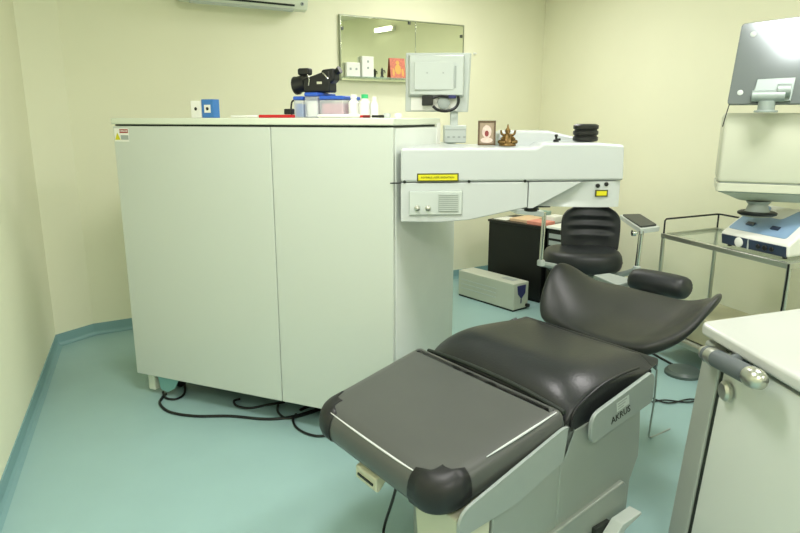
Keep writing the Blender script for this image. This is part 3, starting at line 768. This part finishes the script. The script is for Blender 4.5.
# ------------------------------------------------------------------ UPS box
ua = math.atan2(-.474, .371)
MU = Matrix.Translation((.478,5.075,0)) @ Rz(ua)
ups = thing('ups_unit', 'low cream power backup box with a purple badge on the floor', 'power unit', MU @ Vector((.3,.085,0)), ua)
part('case', B(MU).box(0,.60,0,.165,.012,.215), ups_m, ups, bevel=.006)
part('base_skirt', B(MU).box(.005,.595,.005,.16,.0,.0119), seam_m, ups)
part('top_groove', B(MU).box(.40,.53,.07,.13,.2152,.2165), mgrey_m, ups)
k = B(MU)
for i in range(3): k.box(.03,.42,-.0015,.0,.07+.035*i,.078+.035*i)
part('side_ribs', k, lgrey_m, ups)
k = B(MU); q = [(.035,.195),(.13,.195),(.125,.13),(.083,.09),(.045,.13)]
k.prism([(.6005,y,z) for y,z in q],[(.606,y,z) for y,z in q]); bd = part('purple_badge', k, navy_m, ups, bevel=.003)
part('badge_stem', B(MU).box(.6005,.604,.079,.087,.055,.09), navy_m, ups)
k = B(MU)
for y in (.03,.11):
    k.box(-.012,-.0005,y,y+.05,.04,.075); k.box(-.012,-.0005,y,y+.05,.11,.145)
part('rear_sockets', k, dblue_m, ups)
part('front_plug', B(MU).box(.601,.63,.13,.155,.02,.045), black_m, ups, bevel=.004)

# ------------------------------------------------------------------ black table unit
da = math.atan2(-.353, .319)
MD = Matrix.Translation((.735,5.225,0)) @ Rz(da)
desk = thing('black_cabinet', 'black laminate cabinet under the laser arm with cluttered top', 'cabinet', MD @ Vector((.24,.2,0)), da)
part('cabinet_body', B(MD).box(0,.535,0,.36,.03,.59), blackmat_m, desk, bevel=.003)
part('cabinet_top', B(MD).box(-.008,.543,-.008,.365,.591,.61), black_m, desk, bevel=.003)
part('foot', B(MD).box(.02,.515,.02,.34,0,.029), blackmat_m, desk)
def dbox(nm, x0, x1, y0, y1, z0, z1, m, lb, ct, **k_): tag(nm, B(MD).box(x0,x1,y0,y1,.6105+z0,.6105+z1), m, lb, ct, bevel=.002, **k_)
dbox('paper_sheet', .02,.15,.03,.2,0,.004, white_m, 'white paper sheet on the left corner of the black cabinet', 'paper')
dbox('paper_tray', .17,.345,.05,.3,0,.022, paper_m, 'tan paper pack lying on the black cabinet', 'paper pack')
dbox('pink_packet', .365,.53,.02,.16,0,.026, pinkp_m, 'pink packet on the near corner of the black cabinet', 'packet')
dbox('white_packet', .40,.50,.19,.34,0,.05, white_m, 'white packet behind the pink one on the black cabinet', 'packet')
dbox('teal_packet', .22,.36,.305,.35,0,.07, mat('pale_teal',(150,180,168),.5), 'pale teal box at the back of the black cabinet', 'box')

# ------------------------------------------------------------------ instrument stand between cabinet and stool (printer like box)
MP = Matrix.Translation((.735,5.225,0)) @ Rz(da) @ Matrix.Translation((.56,.02,0))
t = thing('equipment_rack', 'small dark equipment rack with white top behind the stool', 'rack', MP @ Vector((.1,.15,0)), da)
part('rack_body', B(MP).box(.0,.30,0,.30,.02,.60), blackmat_m, t, bevel=.004)
part('rack_top', B(MP).box(-.006,.31,-.01,.31,.601,.62), white_m, t, bevel=.004)
k = B(MP)
for i in range(3): k.box(.02,.28,-.004,-.0005,.42+.055*i,.455+.055*i)
part('rack_slots', k, mgrey_m, t)
part('foot', B(MP).box(.02,.28,.02,.28,0,.019), blackmat_m, t)

# ------------------------------------------------------------------ stool
SX, SY = 1.10, 3.78
st_a = -.18
MS = Matrix.Translation((SX,SY,0)) @ Rz(st_a)
stool = thing('surgeon_stool', 'black upholstered swivel stool with two arm supports under the arm head', 'stool', (SX,SY,0), st_a)
def rseat(rx, ry, prof, M, cy=0, n=32, p=2.6):
    R = []
    for r, z in prof:
        R.append([(math.copysign(abs(math.cos(2*PI*k/n))**(2/p),math.cos(2*PI*k/n))*rx*r, cy+math.copysign(abs(math.sin(2*PI*k/n))**(2/p),math.sin(2*PI*k/n))*ry*r, z) for k in range(n)])
    return B(M).rings(R)
part('seat', rseat(.232,.21,[(.55,.525),(.93,.53),(1.0,.565),(1.0,.605),(.96,.64),(.8,.655),(.4,.65),(.05,.645)], MS), stool_m, stool, sub=1)
k = rseat(1.005*.228,1.005*.20,[(1.012,.583),(1.018,.587),(1.012,.591)], MS); part('seat_piping', k, black_m, stool)
# backrest: curved upholstered shell
def sback():
    T = []; L = []
    for i in range(10):
        u = i/9; z = .63+.265*u; hw = .168+.008*math.sin(PI*u) if u < .7 else .174*(1-((u-.7)/.3)**2.2*.45)
        rt=[]; rl=[]
        for j in range(11):
            v_ = -1+2*j/10; x = v_*hw; y = .155+.03*u-.075*v_*v_
            g = .010*math.cos(u*PI*9) if .3 < u < .9 and abs(v_) < .7 else 0
            rt.append((x+.05,y-.028*(1-abs(v_)**4)-.0+g,z)); rl.append((x+.05,y+.035,z))
        T.append(rt); L.append(rl)
    return B(MS).cushion(T,L)
part('backrest', sback(), stool_m, stool, bevel=.008, sub=1)
k = B(MS); k.tube([(0,.10,.515),(.02,.26,.54),(.03,.255,.70)], .016, 10, 4); part('back_bar', k, black_m, stool)
part('column', B(MS).lathe([(.03,.09),(.03,.3),(.02,.31),(.02,.51),(.06,.524)], (0,0,0), 16), chrome_m, stool)
for i in range(5):
    a_ = 2*PI*i/5+.3; k = B(MS); k.tube([(0.02*math.cos(a_),.02*math.sin(a_),.10),(.26*math.cos(a_),.26*math.sin(a_),.075)], [.026,.014], 10)
    lg = part('leg', k, black_m, stool)
    part('wheel', B(MS).lathe([(.008,-.014),(.026,-.014),(.028,0),(.026,.014),(.008,.014)], (.26*math.cos(a_),.26*math.sin(a_),.029), 14, Rz(a_) @ Matrix.Rotation(PI/2,4,'X')), rubber_m, lg)
# arm supports
AY = -.05
def loc_from_px(px, y, Y): return (X3(px,y,Y), Y, Z3(y,Y))
YA = 3.55
pl_t = loc_from_px(541.5,216,YA); pl_b = loc_from_px(541,262,YA)
YB = 3.62
pr_t = loc_from_px(641.5,231,YB); pr_b = loc_from_px(637,268,YB)
k = B(); k.tube([pl_b, (pl_b[0]+.005,pl_b[1],pl_t[2]+.02)], .012, 12); part('arm_post', k, chrome_m, stool)
k = B(); k.tube([pr_b, (pr_t[0],pr_t[1],pr_t[2])], .014, 12); part('arm_post', k, chrome_m, stool)
k = B(); k.tube([(pl_b[0],pl_b[1],pl_b[2]-.01),loc_from_px(562,268,3.66),loc_from_px(585,276,3.74),(SX,SY,.47),loc_from_px(618,275,3.72),(pr_b[0],pr_b[1],pr_b[2]-.01)], .017, 10, 5)
part('arm_carrier', k, mgrey_m, stool)
for q_ in (pl_b, pr_b): part('post_clamp', B().lathe([(.022,-.02),(.022,.008),(.016,.014),(.001,.014)], q_, 16), lgrey_m, stool, bevel=.003)
def pad(pxs, zc_, Yc, name='arm_pad'):
    pass
# right tray pad: corners in the photo on plane z
def hit(px, y, z):
    v = 266.5-y; dY = F*math.cos(P)+v*math.sin(P); dZ = v*math.cos(P)-F*math.sin(P); tt = (z-H)/dZ
    return Vector(((px-400)*tt, dY*tt))
zp = pr_t[2]+.015
q = [hit(619.5,214.5,zp),hit(640,214,zp),hit(660,226.5,zp),hit(641,229,zp)]
pc = sum(q, Vector((0,0)))/4
qq = [tuple(v_) for v_ in q]
part('arm_tray', B().slab(rpoly(qq[::-1],.012), zp-.028, zp-.002), lgrey_m, stool, bevel=.003)
ins = [tuple(pc+(v_-pc)*.84) for v_ in q]
part('arm_cushion', B().slab(rpoly(ins[::-1],.012), zp-.0015, zp+.008), pad_m, stool, bevel=.003)
dx_ = Vector((pl_t[0]-pr_t[0], pl_t[1]-pr_t[1])); zl = pl_t[2]+.03
qm = [Vector((pl_t[0]-(v_.x-pr_t[0]), pl_t[1]+(v_.y-pr_t[1]))) for v_ in q]
pcm = sum(qm, Vector((0,0)))/4
part('arm_tray', B().slab(rpoly([tuple(v_) for v_ in qm],.012), zl-.028, zl-.002), lgrey_m, stool, bevel=.003)
part('arm_cushion', B().slab(rpoly([tuple(pcm+(v_-pcm)*.84) for v_ in qm],.012), zl-.0015, zl+.008), pad_m, stool, bevel=.003)
k = B(); kx = loc_from_px(633.5,232.5,YB); k.tube([(kx[0]+.02,kx[1]-.015,kx[2]),(kx[0]+.008,kx[1]-.015,kx[2]),(kx[0]+.006,kx[1]-.015,kx[2]),(kx[0]-.014,kx[1]-.015,kx[2])],[.007,.007,.018,.018],14)
part('clamp_knob', k, chrome_m, stool)

# ------------------------------------------------------------------ glass trolley
P1 = Vector((1.561,3.774)); e = Vector((.316,-.949)).normalized(); g = Vector((.44,.216)).normalized()
MT = basis((e.x,e.y,0),(g.x,g.y,0),(0,0,1),(P1.x,P1.y,0))
TL, TD, TT = .88, .49, .75
tr = thing('instrument_trolley', 'steel framed trolley with glass shelves and a dark guard rail', 'trolley', MT @ Vector((TL/2,TD/2,0)), math.atan2(e.y,e.x))
for z in (TT, .15):
    k = B(MT)
    k.box(0,TL,0,.022,z-.028,z); k.box(0,TL,TD-.022,TD,z-.028,z); k.box(0,.022,.0225,TD-.0225,z-.028,z); k.box(TL-.022,TL,.0225,TD-.0225,z-.028,z)
    sf = part('shelf_frame', k, steel_m, tr, bevel=.003)
    part('shelf_glass', B(MT).box(.0225,TL-.0225,.0225,TD-.0225,z-.012,z-.006), tglass_m if z == TT else mat('lower_shelf',(170,176,160),.4), sf)
for x, y in ((.012,.012),(TL-.012,.012),(.012,TD-.012),(TL-.012,TD-.012)):
    part('leg', B(MT).tube([(x,y,.07),(x,y,TT-.029)], .0125, 12), steel_m, tr)
    part('wheel', B(MT).lathe([(.008,-.012),(.033,-.012),(.035,0),(.033,.012),(.008,.012)], (x,y,.036), 16, Matrix.Rotation(PI/2,4,'X')), rubber_m, tr)
k = B(MT); hz = TT+.085
k.tube([(.012,.012,TT),(.012,.012,hz-.01),(.012,.022,hz),(.012,TD-.03,hz),(.02,TD-.012,hz),(TL*.98,TD-.012,hz),(TL*.98,TD-.012,TT)], .0055, 8)
k.tube([(.012,TD-.012,hz),(.012,TD-.012,TT)], .0055, 8)
part('guard_rail', k, cap_m, tr)
k = B(MT); k.tube([(TL-.002,-.010,TT+.0),(TL+.0,-.012,TT-.1),(TL-.01,-.018,TT-.35),(TL-.05,-.016,TT-.70)], .005, 8, 4)
tag('black_cable', k, cable_m, 'black cable hanging down the near leg of the glass trolley', 'cable')
tag('storage_box', B(MT).box(.06,.42,.06,.42,.1505,.30), beigebox_m, 'beige storage box on the lower trolley shelf, far end', 'box', bevel=.01)
tag('storage_box', B(MT).box(.47,.80,.08,.40,.1505,.34), beigebox_m, 'lower beige storage box on the near end of the bottom trolley shelf', 'box', bevel=.01)
# blue control unit on the trolley
ub0 = .41; ub1 = .99; uy = .05
cu = thing('control_unit', 'blue and white tabletop control unit with dark front on the glass trolley', 'medical device', MT @ Vector(((ub0+.9)/2,uy+.12,TT)), math.atan2(e.y,e.x))
ub1 = .83
k = B(MT)
pf = [(uy,TT+.012),(uy-.01,TT+.075),(uy+.02,TT+.09),(uy+.25,TT+.215),(uy+.33,TT+.19),(uy+.33,TT+.012)]
k.rings([[(x,y,z) for y,z in pf] for x in (ub0,ub1)]); part('housing', k, white_m, cu, bevel=.015, seg=3)
pf = [(uy-.004,TT+.0125),(uy-.0145,TT+.066),(uy-.004,TT+.066),(uy+.006,TT+.0125)]
k = B(MT); k.rings([[(x,y,z) for y,z in pf] for x in (ub0+.012,ub1-.012)]); fp = part('front_panel', k, dblue_m, cu, bevel=.004)
sl = math.atan2(.125,.23)
MK = MT @ basis((1,0,0),(0,math.cos(sl),math.sin(sl)),(0,-math.sin(sl),math.cos(sl)),(ub0,uy+.02,TT+.0905))
part('blue_panel', B(MK).slab(rpoly([(.018,.008),(.375,.008),(.365,.245),(.29,.245),(.25,.15),(.16,.15),(.12,.245),(.028,.245)],.02), 0,.003), blue_m, cu, bevel=.001)
for x_, y_ in ((.12,.07),(.27,.07)):
    part('rocker', B(MK).box(x_-.025,x_+.025,y_-.014,y_+.014,.003,.010), dblue_m, cu, bevel=.004)
for x_, m_, r_ in ((.13,white_m,.026),(.25,black_m,.012),(.29,black_m,.014),(.33,black_m,.012)):
    part('dial' if m_ is white_m else 'socket', B(MT).lathe([(r_,0),(r_,.006),(r_*.8,.009),(.001,.009)], (ub0+x_,uy-.009,TT+.04), 20, Matrix.Rotation(PI/2,4,'X')), m_, cu)
part('panel_divider', B(MT).box(ub0+.185,ub0+.19,uy-.014,uy-.006,TT+.013,TT+.065), lgrey_m, cu)
for x_ in (ub0+.04,ub1-.04):
    for y_ in (uy+.03,uy+.29): part('rubber_foot', B(MT).lathe([(.012,0),(.012,.0125)], (x_,y_,TT), 10), rubber_m, cu)

# white instrument with tablet -----------------------------------------------
wc = MT @ Vector((ub0+.20,uy+.20,0))
IY = 3.20
ins_t = thing('diagnostic_instrument', 'large cream instrument housing on a short neck above the blue unit', 'medical device', (wc.x,wc.y,TT+.16), 0)
ix0 = X3(720,150,IY)
ia = -.42
MI = Matrix.Translation((ix0,IY,0)) @ Rz(ia)
zB = Z3(182,IY); zTT = Z3(113,IY); z2 = Z3(191,IY)
IW, ID = .52, .34
def rr(ins_, z): return [(x,y,z) for x,y in rpoly([(ins_,ins_),(IW-ins_,ins_),(IW-ins_,ID-ins_),(ins_,ID-ins_)],.02)]
part('upper_housing', B(MI).rings([rr(.004,zB+.004), rr(.0,zB+.02), rr(.004,zTT-.02), rr(.015,zTT)]), cream_m, ins_t, bevel=.004)
part('housing_seam', B(MI).rings([rr(.012,zB-.004), rr(.012,zB+.0035)]), mgrey_m, ins_t)
part('middle_housing', B(MI).rings([rr(.0,z2-.0), rr(.0,zB-.0045)]), cream_m, ins_t, bevel=.003)
part('housing_seam', B(MI).rings([rr(.014,z2-.006), rr(.014,z2-.0005)]), mgrey_m, ins_t)
part('lower_bowl', B(MI).rings([rr(.13,z2-.055), rr(.11,z2-.05), rr(.06,z2-.025), rr(.02,z2-.0065)]), cream_m, ins_t)
nx_, ny_ = (MI @ Vector((IW*.40,ID*.45,0))).xy
nb = TT+.188
part('neck', B().lathe([(.075,nb-.006),(.075,nb+.01),(.055,nb+.02),(.045,z2-.075),(.06,z2-.056)], (nx_,ny_,0), 24), mgrey_m, ins_t)
k = B(); k.lathe([(.09,nb+.002),(.092,nb+.012),(.08,nb+.018)], (nx_,ny_,0), 24); part('neck_collar', k, cap_m, ins_t)
# tablet display
def W(px, y, Y): return Vector((X3(px,y,Y), Y, Z3(y,Y)))
bl = W(727,105,3.16); tl = W(742,24.5,3.24)
rd = Vector((math.cos(-.5), math.sin(-.5), 0)); wd_ = .46
brp = bl+rd*wd_; trp = tl+rd*(wd_-.01)+Vector((0,0,.04))
nrm = (brp-bl).cross(tl-bl).normalized()      # toward the camera
if nrm.y > 0: nrm = -nrm
uu = (brp-bl).normalized(); vv = nrm.cross(uu) if (nrm.cross(uu)).z > 0 else -nrm.cross(uu)
TM = basis(uu, vv, uu.cross(vv), bl)
hgt = (tl-bl).dot(vv); sk = (tl-bl).dot(uu)
disp = thing('tablet_display', 'wide silver backed display tilted above the cream instrument', 'display', bl+uu*.2, -.5)
sgn = 1 if uu.cross(vv).dot(nrm) > 0 else -1
out = rpoly([(0,0),(wd_,0),(wd_+sk*.3,hgt+.035),(sk,hgt)], .018)
part('back_shell', B(TM).slab(out, -.012, .012), screen_m, disp, bevel=.005, seg=3)
fo = .0125*sgn
for (x_, y_) in ((.05,.055),(.075,hgt-.055),(wd_-.05,.055),(wd_-.04,hgt-.055)):
    part('screw_cover', B(TM).lathe([(.013,0),(.013,.002*sgn),(.008,.004*sgn),(.001,.004*sgn)], (x_,y_,fo), 16), lgrey_m, disp)
part('mount_plate', B(TM).hexa([(.10,.01,fo),(.26,.01,fo),(.26,.01,fo+.012*sgn),(.10,.01,fo+.012*sgn),(.115,.115,fo),(.27,.12,fo),(.27,.12,fo+.008*sgn),(.115,.115,fo+.008*sgn)]), bracket_m, disp, bevel=.003)
hb = B(TM); hb.tube([(.10,.03,fo+.022*sgn),(.235,.03,fo+.022*sgn)], .026, 18); hb.tube([(.20,.055,fo+.02*sgn),(.255,.055,fo+.02*sgn)], .03, 18)
part('hinge', hb, bracket_m, disp, bevel=.002)
hc = TM @ Vector((.165,.01,fo+.015*sgn))
part('hinge_foot', B().lathe([(.05,zTT+.001),(.05,zTT+.010),(.036,zTT+.012),(.036,hc.z)], (hc.x,hc.y,0), 20), bracket_m, disp, bevel=.002)
k = B(); a_ = bl+uu*.01+Vector((0,0,-.002)); k.tube([a_+Vector((0,0,.006)), a_+Vector((-.012,0,-.05)), a_+Vector((-.016,.01,-.10))], .0025, 6, 4)
part('display_cable', k, cap_m, disp)

# ------------------------------------------------------------------ foreground console
con = thing('white_console', 'white topped console with grey side post in the right foreground', 'console', (1.2,1.4,0), 0)
def fx(y): return .878+.084*(1.75-y)
topo = rpoly([(.862,1.758),(1.60,2.03),(1.62,.85),(.94,.85)], [.03,.03,.02,.02])
part('top', B().slab(topo[::-1], .815, .85), console_top_m, con, bevel=.010, seg=4)
part('top_gap', B().slab([(fx(1.7)+.02,1.70),(1.56,1.94),(1.56,.88),(fx(.88)+.02,.88)][::-1], .8005, .8145), seam_m, con)
part('post_gap', B().hexa([(fx(1.745)+.006,1.746,.06),(1.5,1.9,.06),(1.5,1.7,.06),(fx(1.72)+.006,1.72,.06),(fx(1.655)+.006,1.656,.799),(1.5,1.8,.799),(1.5,1.6,.799),(fx(1.63)+.006,1.63,.799)]), seam_m, con)
# body leans back toward its foot
part('side_panel', B().hexa([(fx(1.728)+.002,1.728,.05),(1.56,1.9,.05),(1.56,.90,.05),(fx(.9),.90,.05),(fx(1.640)+.002,1.640,.80),(1.56,1.9,.80),(1.56,.90,.80),(fx(.9),.90,.80)]), console_m, con, bevel=.004)
part('corner_post', B().hexa([(fx(1.84),1.845,.05),(1.55,2.05,.05),(1.55,1.96,.05),(fx(1.745),1.747,.05),(fx(1.75),1.748,.80),(1.55,1.96,.80),(1.55,1.92,.80),(fx(1.655),1.657,.80)]), post_m, con, bevel=.010, seg=3)
for x_, y_ in ((1.0,1.72),(1.5,1.8),(1.05,1.0),(1.5,1.0)):
    part('wheel', B().lathe([(.008,-.012),(.024,-.012),(.025,0),(.024,.012),(.008,.012)], (x_,y_,.026), 14, Matrix.Rotation(PI/2,4,'Y')), rubber_m, con)
def W2(px,y,Y): return Vector((X3(px,y,Y),Y,Z3(y,Y)))
h0 = W2(707,353.5,1.69); h1 = W2(761,381.5,1.40); hd = (h1-h0)
k = B(); k.tube([h0+hd*.02, h0+hd*.22, h0+hd*.82],[.0235,.0245,.0245],20); hg = part('handle', k, grip_m, con, label='dark grey grip with silver ends')
k = B(); k.tube([h0-hd*.06, h0-hd*.035, h0+hd*.17, h0+hd*.22],[.010,.021,.0258,.0248],20); part('handle_end', k, steel_m, hg)
k = B(); k.tube([h0+hd*.82, h0+hd*.84, h0+hd*.93, h0+hd*.98, h0+hd*1.01, h0+hd*1.02],[.0245,.026,.026,.022,.014,.002],20); part('handle_end', k, steel_m, hg)
k = B(); m0 = h0+hd*.42; k.tube([m0, m0+Vector((.02,.0,.012)), m0+Vector((.05,.0,.018))],[.016,.016,.014],14); part('handle_mount', k, grip_m, hg)
k = B(); m0 = h0+hd*.02; k.prism([(m0.x-.012,m0.y-.015,m0.z-.0),(m0.x-.012,m0.y+.02,m0.z-.0),(m0.x+.05,m0.y+.02,m0.z+.0),(m0.x+.055,m0.y-.06,m0.z+.0)],[(m0.x-.006,m0.y-.015,m0.z+.016),(m0.x-.006,m0.y+.02,m0.z+.016),(m0.x+.05,m0.y+.02,m0.z+.022),(m0.x+.055,m0.y-.06,m0.z+.022)]); part('handle_shoulder', k, steel_m, hg, bevel=.006, seg=3)
kp = W2(728,391,1.61); k = B()
k.lathe([(.020,0),(.027,.004),(.028,.014),(.021,.021),(.001,.022)], (fx(1.61)+.001,kp.y,kp.z), 22, Matrix.Rotation(-PI/2,4,'Y'))
part('lock_knob', k, steel_m, con)

# ------------------------------------------------------------------ floor cables
def fl_pts(L, z=.008): return [(*hit(x,y,z), z) for x, y in L]
def cable(L, lbl, r=.006, cat='cable', z=.007, grp=None):
    return tag('floor_cable', B().tube(fl_pts(L,z), r, 8, 6), cable_m, lbl, cat, grp)
cable([(166,394),(162,398),(160,404),(170,412),(195,416),(230,416),(265,419),(290,417),(315,410),(330,404)], 'long black cable curving along the floor under the left laser door', .007)
cable([(185,385),(184,394),(176,399),(166,398),(163,392)], 'short black cable loop beneath the left corner of the laser')
cable([(240,399),(234,401),(237,406),(250,408),(266,405),(285,402)], 'black cable bending on the floor below the middle of the laser')
cable([(278,404),(278,412),(286,418),(300,416),(322,409)], 'black cable loop on the floor near the leg rest corner')
cable([(296,414),(293,420),(297,428),(308,434),(322,436),(345,432)], 'black cable end running toward the chair from the laser')
cable([(300,410),(312,406),(325,413),(335,420)], 'black cable crossing the others by the chair', .007)
pt = MC @ Vector((1.03,1.37,.405)); pf1 = hit(384,540,.006)
k = B(); k.tube([pt, pt*.6+Vector((pf1.x,pf1.y,.03))*.4, (pf1.x,pf1.y+.02,.04), (pf1.x,pf1.y-.03,.0065), (pf1.x+.02,pf1.y-.12,.0065)], .005, 8, 6)
tag('hanging_cable', k, cable_m, 'black cable hanging from beneath the leg rest to the floor', 'cable')
cable([(650,352),(668,362),(688,373),(705,382)], 'thick black cable running from the chair back to the console', .007)
cable([(652,402),(665,400),(690,402),(706,396)], 'thin dark cable lying on the floor between chair and console', .004)
cable([(650,397),(668,403),(690,399),(705,402)], 'second thin cable on the floor between chair and console', .004)
k = B(); k.tube([(1.07,2.50,.40),(1.08,2.52,.25),(1.09,2.56,.10),(1.14,2.66,.006),(1.26,2.74,.006)], .004, 8, 6)
tag('foot_switch_cable', k, mgrey_m, 'grey cable hanging behind the chair down to the floor', 'cable')
fp_ = hit(683,374,.0)
k = B(); k.lathe([(.10,0),(.10,.015),(.085,.03),(.04,.038),(.001,.04)], (fp_.x,fp_.y,.0005), 24)
tag('foot_pedal', k, mat('pedal_dark',(84,98,92),.4), 'dark round foot pedal on the floor behind the chair', 'foot pedal')

# ------------------------------------------------------------------ view
vs = bpy.context.scene.view_settings
vs.view_transform = 'Standard'; vs.look = 'None'; vs.exposure = 0; vs.gamma = 1
